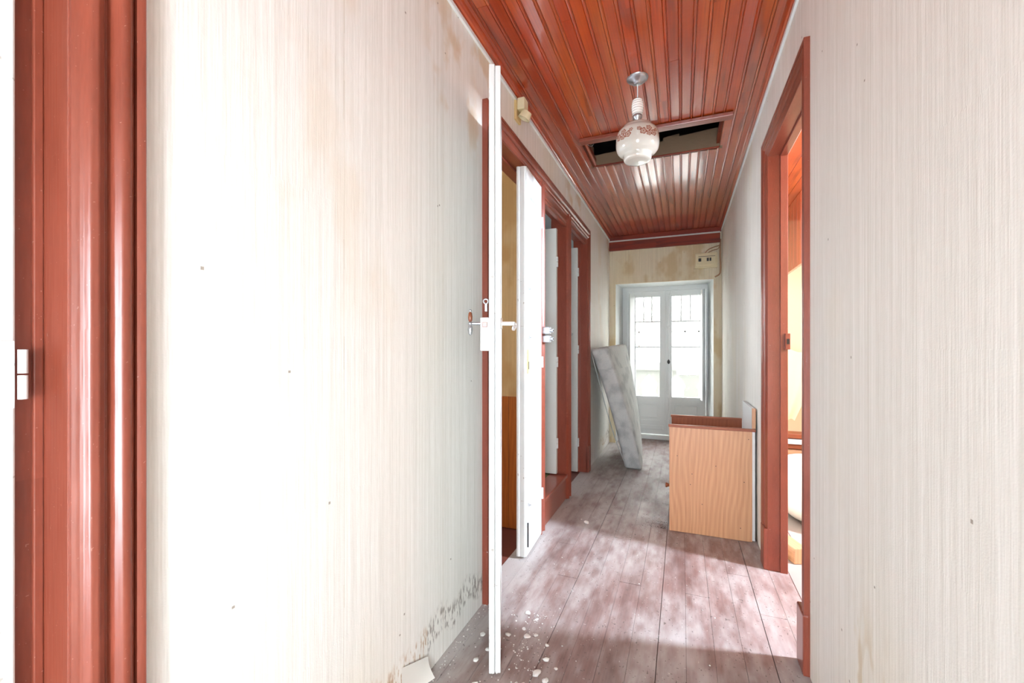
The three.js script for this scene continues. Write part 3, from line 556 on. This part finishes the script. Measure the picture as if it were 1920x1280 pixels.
// ---------------------------------------------------------------- things
{ // pendant lamp
  const x = -0.222, d = 2.367, t = thing('pendant_lamp', [x, CH, d], 'hanging ceiling lamp with a white glass globe printed with flowers', 'lamp');
  part(t, 'ceiling_rose', lathe([[0.003, -0.034], [0.014, -0.034], [0.02, -0.028], [0.024, -0.02], [0.045, -0.014], [0.055, -0.005], [0.056, 0]], x, CH - 0.001, d, 36), M.steel, 'domed metal ceiling rose');
  part(t, 'cord', tube([[x, CH - 0.03, d], [x + 0.001, 2.59, d], [x, 2.54, d]], 0.003, 10, 6), M.whitePlain);
  const ribs = []; for (let i = 0; i <= 60; i++) { const q = i / 60; ribs.push([0.0235 + 0.0055 * Math.sin(q * Math.PI) + 0.0024 * Math.cos(q * 6 * 2 * Math.PI), q * 0.075]); }
  const ins = part(t, 'spring_holder', lathe([[0.004, -0.002], ...ribs, [0.004, 0.077]], x, 2.455, d, 28), M.porcelain, 'white ribbed porcelain pull');
  part(ins, 'ferrule', lathe([[0.004, 0.0], [0.007, 0], [0.007, 0.012], [0.004, 0.014]], x, 2.531, d, 16), M.black);
  part(t, 'cap', lathe([[0.006, -0.03], [0.014, -0.028], [0.016, -0.018], [0.012, -0.012], [0.024, 0], [0.024, 0.012], [0.018, 0.018], [0.005, 0.02]], x, 2.437, d, 28), M.steel, 'metal cap');
  const out = [[0.03, 2.402], [0.06, 2.398], [0.078, 2.388], [0.083, 2.376], [0.086, 2.372], [0.098, 2.366], [0.106, 2.352], [0.1105, 2.33], [0.1125, 2.3], [0.111, 2.28], [0.106, 2.262], [0.098, 2.252], [0.092, 2.247], [0.078, 2.24], [0.073, 2.236], [0.072, 2.222], [0.071, 2.214], [0.066, 2.207], [0.05, 2.204], [0.002, 2.203]];
  const flower = tex(1024, 512, (u, v) => {   // v runs along the profile
    let c = [212, 206, 194];
    const uu = u * 5, k = Math.floor(uu), fx = (uu - k - 0.5) * 1.5 + (hash(k, 1, 6) - 0.5) * 0.2, fy = (v - 0.39) * 6;
    for (const [cx, cy, r] of [[-0.32, 0.05, 0.2], [0.0, 0.16, 0.17], [0.02, -0.17, 0.19], [0.32, 0.08, 0.2], [0.5, -0.15, 0.12], [-0.55, -0.12, 0.13]]) {
      const dx = fx - cx, dy = fy - cy, rad = Math.hypot(dx, dy), a = Math.atan2(dy, dx), edge = r * (0.72 + 0.28 * Math.abs(Math.cos(a * 2.5)));
      if (rad < edge) { const ring = Math.abs(rad / edge - 0.85) < 0.15 || Math.abs(Math.sin(a * 5)) < 0.25 || rad < r * 0.18; c = mix3(c, [150, 84, 66], ring ? 0.85 : 0.28); }
    }
    return c;
  });
  flower.wrapT = THREE.ClampToEdgeWrapping;
  const gs = new THREE.LatheGeometry(out.map(([r, y]) => new THREE.Vector2(r, y)), 64); gs.translate(x, 0, -d);
  part(t, 'glass_shade', gs, std({ map: flower, roughness: 0.15, clearcoat: 0.6, transmission: 0.15 }), 'opal glass globe with red-brown floral print');
  part(t, 'gallery', lathe([[0.028, 0], [0.034, 0.004], [0.03, 0.012], [0.012, 0.016]], x, 2.4, d, 24), M.steel);
}
{ // mattress leaning on the wall
  const t = thing('cot_mattress', [-0.45, 0, 4.7], 'small grey stained mattress leaning on the left wall', 'mattress');
  const w = 0.17, h = 1.26, l = 0.85, r = 0.035;
  const g0 = new THREE.BoxGeometry(w, h, l, 8, 48, 30); g0.deleteAttribute('uv'); g0.deleteAttribute('normal'); const p = g0.attributes.position;
  const near = [[-0.535, 0.0], [-0.36, 0.0], [-0.868, 1.2], [-0.7, 1.232]], far = [[-0.6, 0.0], [-0.44, 0.0], [-0.82, 1.24], [-0.632, 1.275]], dn = 4.4, df = 5.35;
  const v = new THREE.Vector3(), q = new THREE.Vector3();
  for (let i = 0; i < p.count; i++) {
    v.fromBufferAttribute(p, i); q.set(Math.max(-w / 2 + r, Math.min(w / 2 - r, v.x)), Math.max(-h / 2 + r, Math.min(h / 2 - r, v.y)), Math.max(-l / 2 + r, Math.min(l / 2 - r, v.z)));
    const o = v.clone().sub(q); if (o.length() > 1e-6) v.copy(q).add(o.normalize().multiplyScalar(r));
    let a = v.x / w + 0.5, b = v.y / h + 0.5, c = -v.z / l + 0.5;
    const bulge = (fbm(b * 5, c * 4, 500, 3) - 0.5) * 0.05; a += bulge * (a > 0.5 ? 1 : -0.6);
    const lerp = (s, e, k) => s + (e - s) * k, corner = (cc, k) => lerp(lerp(cc[0][k], cc[1][k], a), lerp(cc[2][k], cc[3][k], a), b);
    const bow = 0.025 * Math.sin(b * Math.PI);
    p.setXYZ(i, lerp(corner(near, 0), corner(far, 0), c) + bow, Math.max(0.003, lerp(corner(near, 1), corner(far, 1), c)), -lerp(dn - 0.1 * b, df, c));
  }
  const g = mergeVertices(g0, 1e-5); g.computeVertexNormals();
  part(t, 'cover', planarUV(g), M.mattress);
  part(t, 'piping', tube([[-0.523, 0.03, 4.398], [-0.63, 0.32, 4.37], [-0.715, 0.62, 4.345], [-0.79, 0.92, 4.32], [-0.852, 1.17, 4.302]], 0.005, 30, 6), M.piping, 'seam piping');
}
{ // bedside cabinet without its top
  const t = thing('bedside_cabinet', [0.17, 0, 3.25], 'oak veneer bedside cabinet without its top, beside the right wall', 'cabinet');
  const near = part(t, 'side_panel', box(-0.079, 0.405, 0.002, 0.688, 3.015, 3.032, 0.0015, 'y', 0.1, 0.3), M.oak, 'pale oak side panel facing the camera');
  part(near, 'edge_strip', box(-0.084, 0.424, 0.688, 0.705, 3.008, 3.036, 0.002, 'x'), M.oakDark);
  for (const [x, y] of [[0.385, 0.64], [-0.03, 0.5], [0.05, 0.32], [0.06, 0.39], [0.2, 0.455], [0.36, 0.37], [0.34, 0.08], [0.12, 0.2]]) part(near, 'screw_hole', cyl(0.0028, 0.0028, 0.002, x, y, 3.0148, 'd', 8), M.black);
  const fr = part(t, 'side_panel', box(-0.075, 0.40, 0.002, 0.688, 3.47, 3.487, 0.0015, 'y', 0.37, 0.1), M.oakDark, 'darker inner side panel');
  part(fr, 'edge_strip', box(-0.08, 0.40, 0.688, 0.704, 3.464, 3.492, 0.002, 'x'), M.oakDark);
  part(t, 'back_panel', box(0.406, 0.424, 0.002, 0.83, 3.037, 3.49, 0.0015), M.laminate, 'white laminated back panel');
  part(t, 'back_edge', box(0.405, 0.426, 0.706, 0.832, 3.03, 3.037, 0.001, 'y'), M.oak);
  part(t, 'bottom', box(-0.07, 0.405, 0.05, 0.066, 3.032, 3.47), M.oakDark);
  part(t, 'shelf', box(-0.06, 0.405, 0.42, 0.436, 3.032, 3.47), M.oakDark);
  const dr = part(t, 'drawer_front', box(-0.078, -0.06, 0.07, 0.415, 3.036, 3.466, 0.002, 'd'), M.oakDark);
  part(dr, 'knob', (() => { const g = new THREE.LatheGeometry([[0.001, 0.03], [0.014, 0.029], [0.017, 0.022], [0.01, 0.012], [0.008, 0]].map(([r, h]) => new THREE.Vector2(r, h)), 20); g.rotateZ(Math.PI / 2); g.translate(-0.078, 0.27, -3.12); return g; })(), M.handleWood, 'turned wooden knob');
}
{ // fuse box
  const t = thing('fuse_box', [0.27, 2.17, END], 'cream fuse box with black switches high on the end wall', 'fuse box');
  part(t, 'case', box(0.145, 0.385, 2.185, 2.345, END - 0.06, END, 0.006), M.creamPlastic);
  part(t, 'cover', box(0.165, 0.37, 2.21, 2.32, END - 0.075, END - 0.058, 0.005), M.creamPlastic);
  part(t, 'slot', box(0.18, 0.36, 2.297, 2.302, END - 0.0765, END - 0.07), M.black);
  for (const [x, w] of [[0.18, 0.03], [0.27, 0.022], [0.3, 0.018]]) part(t, 'switch', box(x, x + w, 2.242, 2.28, END - 0.083, END - 0.07, 0.003), M.black, 'black switch');
  part(t, 'base_strip', box(0.143, 0.387, 2.17, 2.185, END - 0.05, END, 0.003), M.creamPlastic);
  const k = t;
  part(k, 'cable', tube([[0.25, 2.345, END - 0.03], [0.29, 2.385, END - 0.04], [0.35, 2.41, END - 0.04], [0.41, 2.43, END - 0.035], [0.422, 2.5, END - 0.03]], 0.006, 30, 6), M.cable);
  part(k, 'cable', tube([[0.28, 2.345, END - 0.03], [0.33, 2.37, END - 0.04], [0.39, 2.385, END - 0.04], [0.412, 2.42, END - 0.03]], 0.005, 24, 6), M.cable);
  part(k, 'cable', tube([[0.42, 2.5, END - 0.02], [0.415, 2.35, END - 0.02], [0.42, 2.15, END - 0.018], [0.41, 2.09, END - 0.015], [0.36, 2.06, END - 0.012]], 0.009, 30, 6), M.cable);
}
{ // old bell on the left wall
  const t = thing('door_chime', [L, 2.5, 2.27], 'small cream plastic door bell with a cup, high on the left wall', 'door bell');
  part(t, 'base', box(L, L + 0.015, 2.49, 2.615, 2.225, 2.3, 0.003), M.beigePlastic);
  part(t, 'housing', box(L + 0.015, L + 0.06, 2.545, 2.61, 2.23, 2.295, 0.006), M.creamPlastic);
  part(t, 'cup', (() => { const g = new THREE.LatheGeometry([[0.008, 0.045], [0.028, 0.04], [0.034, 0.005], [0.036, 0], [0.032, 0.002], [0.026, 0.034]].map(([r, h]) => new THREE.Vector2(r, h)), 28); g.rotateZ(-0.5); g.translate(L + 0.045, 2.5, -2.262); return g; })(), M.creamPlastic, 'tilted cup');
  part(t, 'wire', tube([[L + 0.014, 2.6, 2.2], [L + 0.02, 2.59, 2.215], [L + 0.016, 2.605, 2.23]], 0.003, 10, 6), M.steel);
}
// fallen plaster, larger flakes one by one
{
  const variants = [0, 1, 2, 3].map((k) => { const g = new THREE.IcosahedronGeometry(1, 1); const p = g.attributes.position; for (let i = 0; i < p.count; i++) { const s = 0.65 + 0.6 * noise(p.getX(i) * 1.7 + k * 9 + 5, p.getZ(i) * 1.7 + p.getY(i) + 5, 600); p.setXYZ(i, p.getX(i) * s, p.getY(i) * s * 0.35, p.getZ(i) * s); } const q = mergeVertices(g, 1e-3); q.computeVertexNormals(); return planarUV(q.toNonIndexed()); });
  const spots = [[-0.69, 1.37], [-0.66, 1.5], [-0.72, 1.55], [-0.5, 1.5], [-0.53, 1.43], [-0.49, 1.58], [-0.46, 1.48], [-0.44, 1.55], [-0.55, 1.42], [-0.6, 1.68], [-0.63, 1.72], [-0.57, 1.7], [-0.68, 1.66], [-0.51, 1.66], [-0.74, 1.48], [-0.62, 1.36], [-0.42, 1.44], [-0.78, 1.62], [-0.614, 2.935], [-0.66, 2.98], [-0.6, 1.8], [-0.65, 1.83]];
  spots.forEach(([x, d], i) => {
    const m = shadow(new THREE.Mesh(variants[i % 4], M.flake)), s = i === 3 || i === 18 ? 0.022 : rr(0.008, 0.015);
    m.name = uniq('plaster_flake'); m.position.set(x, s * 0.2, -d); m.rotation.y = rr(0, 6); m.scale.set(s, s, s * rr(0.6, 1)); scene.add(m);
    if (i === 18) info(m, 'single white plaster lump on the floor before the raised step', 'plaster flake');
    else info(m, 'white plaster flake fallen on the red floor by the open door leaf', 'plaster flake', null, 'plaster flakes on the floor');
  });
  const crumbs = [];
  for (let i = 0; i < 420; i++) {
    let x, d; const k = rnd();
    if (k < 0.35) { x = -0.6 + rr(-0.15, 0.2) * rnd(); d = 1.6 + rr(-0.28, 0.25); } else if (k < 0.6) { x = L + 0.012 + 0.1 * rnd() * rnd(); d = rr(1.0, 1.85); } else if (k < 0.8) { x = rr(-0.3, -0.08); d = 3.0 + rr(-0.1, 0.6) * rnd(); } else { x = rr(-0.8, 0.4); d = rr(1.5, 5.4); }
    if (x > -0.34 && x < -0.08 && d > 2.99 && d < 3.4) d += 0.5;
    const s = rr(0.0015, 0.0045), g = new THREE.TetrahedronGeometry(s, 1); g.scale(1, 0.6, 1); g.rotateY(rr(0, 6)); g.translate(x, s * 0.35, -d); crumbs.push(g);
  }
  solo('plaster_crumbs', merge(crumbs), M.flake, 'scattered plaster crumbs and grit over the corridor floor', 'debris', 'stuff');
  const grit = [];
  for (let i = 0; i < 260; i++) { const x = -0.1 - 0.14 * rnd() * rnd() * 1.5, d = 3.03 + rr(0, 0.3) * rnd(), s = rr(0.001, 0.004), g = new THREE.TetrahedronGeometry(s, 0); g.scale(1, 0.5, 1); g.rotateY(rr(0, 6)); g.translate(x, s * 0.3, -d); grit.push(g); }
  solo('dark_grit', merge(grit), M.black, 'dark grit spilled beside the bedside cabinet', 'debris', 'stuff');
}
{
  const g = new THREE.PlaneGeometry(0.16, 0.13, 10, 8), p = g.attributes.position;
  for (let i = 0; i < p.count; i++) { const a = p.getX(i) / 0.16 + 0.5, b = p.getY(i) / 0.13 + 0.5; p.setXYZ(i, L + 0.003 + 0.03 * a * a * (1 - b) * (1 - b) + 0.006 * a, 0.004 + 0.13 * b * (0.55 + 0.45 * (1 - a)) , -(1.19 + 0.15 * a)); }
  g.computeVertexNormals();
  solo('torn_wallpaper', planarUV(g), M.paperTorn, 'curled pale flap of torn wallpaper at the foot of the left wall', 'wallpaper');
}
// things in the side room seen through the doorway
{
  const cloth = (f, n, m, th) => { const g = new THREE.PlaneGeometry(1, 1, n, m); const p = g.attributes.position; for (let i = 0; i < p.count; i++) { const [x, y, d] = f(p.getX(i) + 0.5, p.getY(i) + 0.5); p.setXYZ(i, x, y, -d); } g.computeVertexNormals(); return g; };
  solo('peeled_wallpaper', cloth((u, v) => [0.95 + u * 0.5 * (0.35 + 0.65 * v), 0.42 + v * 0.78 + 0.03 * Math.sin(u * 9), 5.55 - 0.06 * Math.sin(v * 3.1) - 0.1 * Math.pow(1 - v, 2) * (0.4 + u) - 0.02 * Math.sin(u * 7)], 24, 24), std({ color: 0xf0d9b0, roughness: 0.85, side: THREE.DoubleSide }), 'cream wallpaper sheet peeled and sagging from the side room wall', 'wallpaper');
  for (let i = 0; i < 6; i++) solo('loose_plank', turned(box(0.93, 1.75, i * 0.055, i * 0.055 + 0.047, 5.18 + (i % 2) * 0.03, 5.36 + (i % 2) * 0.03, 0.003, 'x', i * 0.4, 0), (i % 3 - 1) * 0.03, 1.3, 5.27), i === 4 ? M.laminate : i % 2 ? M.oakDark : M.oak, ['bottom plank of the stack in the side room', 'second plank from the bottom of the side room stack', 'third plank from the bottom of the side room stack', 'third plank from the top of the side room stack', 'white plank in the stack in the side room', 'top plank of the stack in the side room'][i], 'plank', null, 'planks stacked in the side room');
  const sack = new THREE.SphereGeometry(1, 32, 20); { const p = sack.attributes.position; for (let i = 0; i < p.count; i++) { const x = p.getX(i), y = p.getY(i), z = p.getZ(i), k = 1 + 0.12 * (noise(x * 2 + 5, z * 2 + y + 5, 700) - 0.5); p.setXYZ(i, 0.95 + Math.sign(x) * Math.pow(Math.abs(x), 0.7) * 0.32 * k, Math.max(0.006, 0.17 + y * 0.19 * k), -(3.62 + z * 0.42 * k)); } sack.computeVertexNormals(); }
  solo('stuffed_sack', sack, M.cloth, 'plump cream sack lying on the side room floor', 'sack');
  solo('paper_sheet', cloth((u, v) => [0.7 + u * 0.55, 0.28 + 0.1 * Math.sin(u * 3) * v - 0.2 * Math.max(0, v - 0.5), 3.95 + v * 0.5], 14, 14), std({ color: 0xf4f4f0, roughness: 0.9, side: THREE.DoubleSide }), 'white sheet draped behind the cream sack', 'sheet');
  solo('wood_block', turned(box(0.56, 0.64, 0.003, 0.09, 2.8, 2.98, 0.004, 'd'), 0.35, 0.6, 2.85), M.oak, 'short wooden offcut on the floor behind the right door jamb', 'offcut');
}

scene.traverse((o) => { if (o.isMesh) { o.castShadow = true; o.receiveShadow = true; } });
renderer.render(scene, camera);
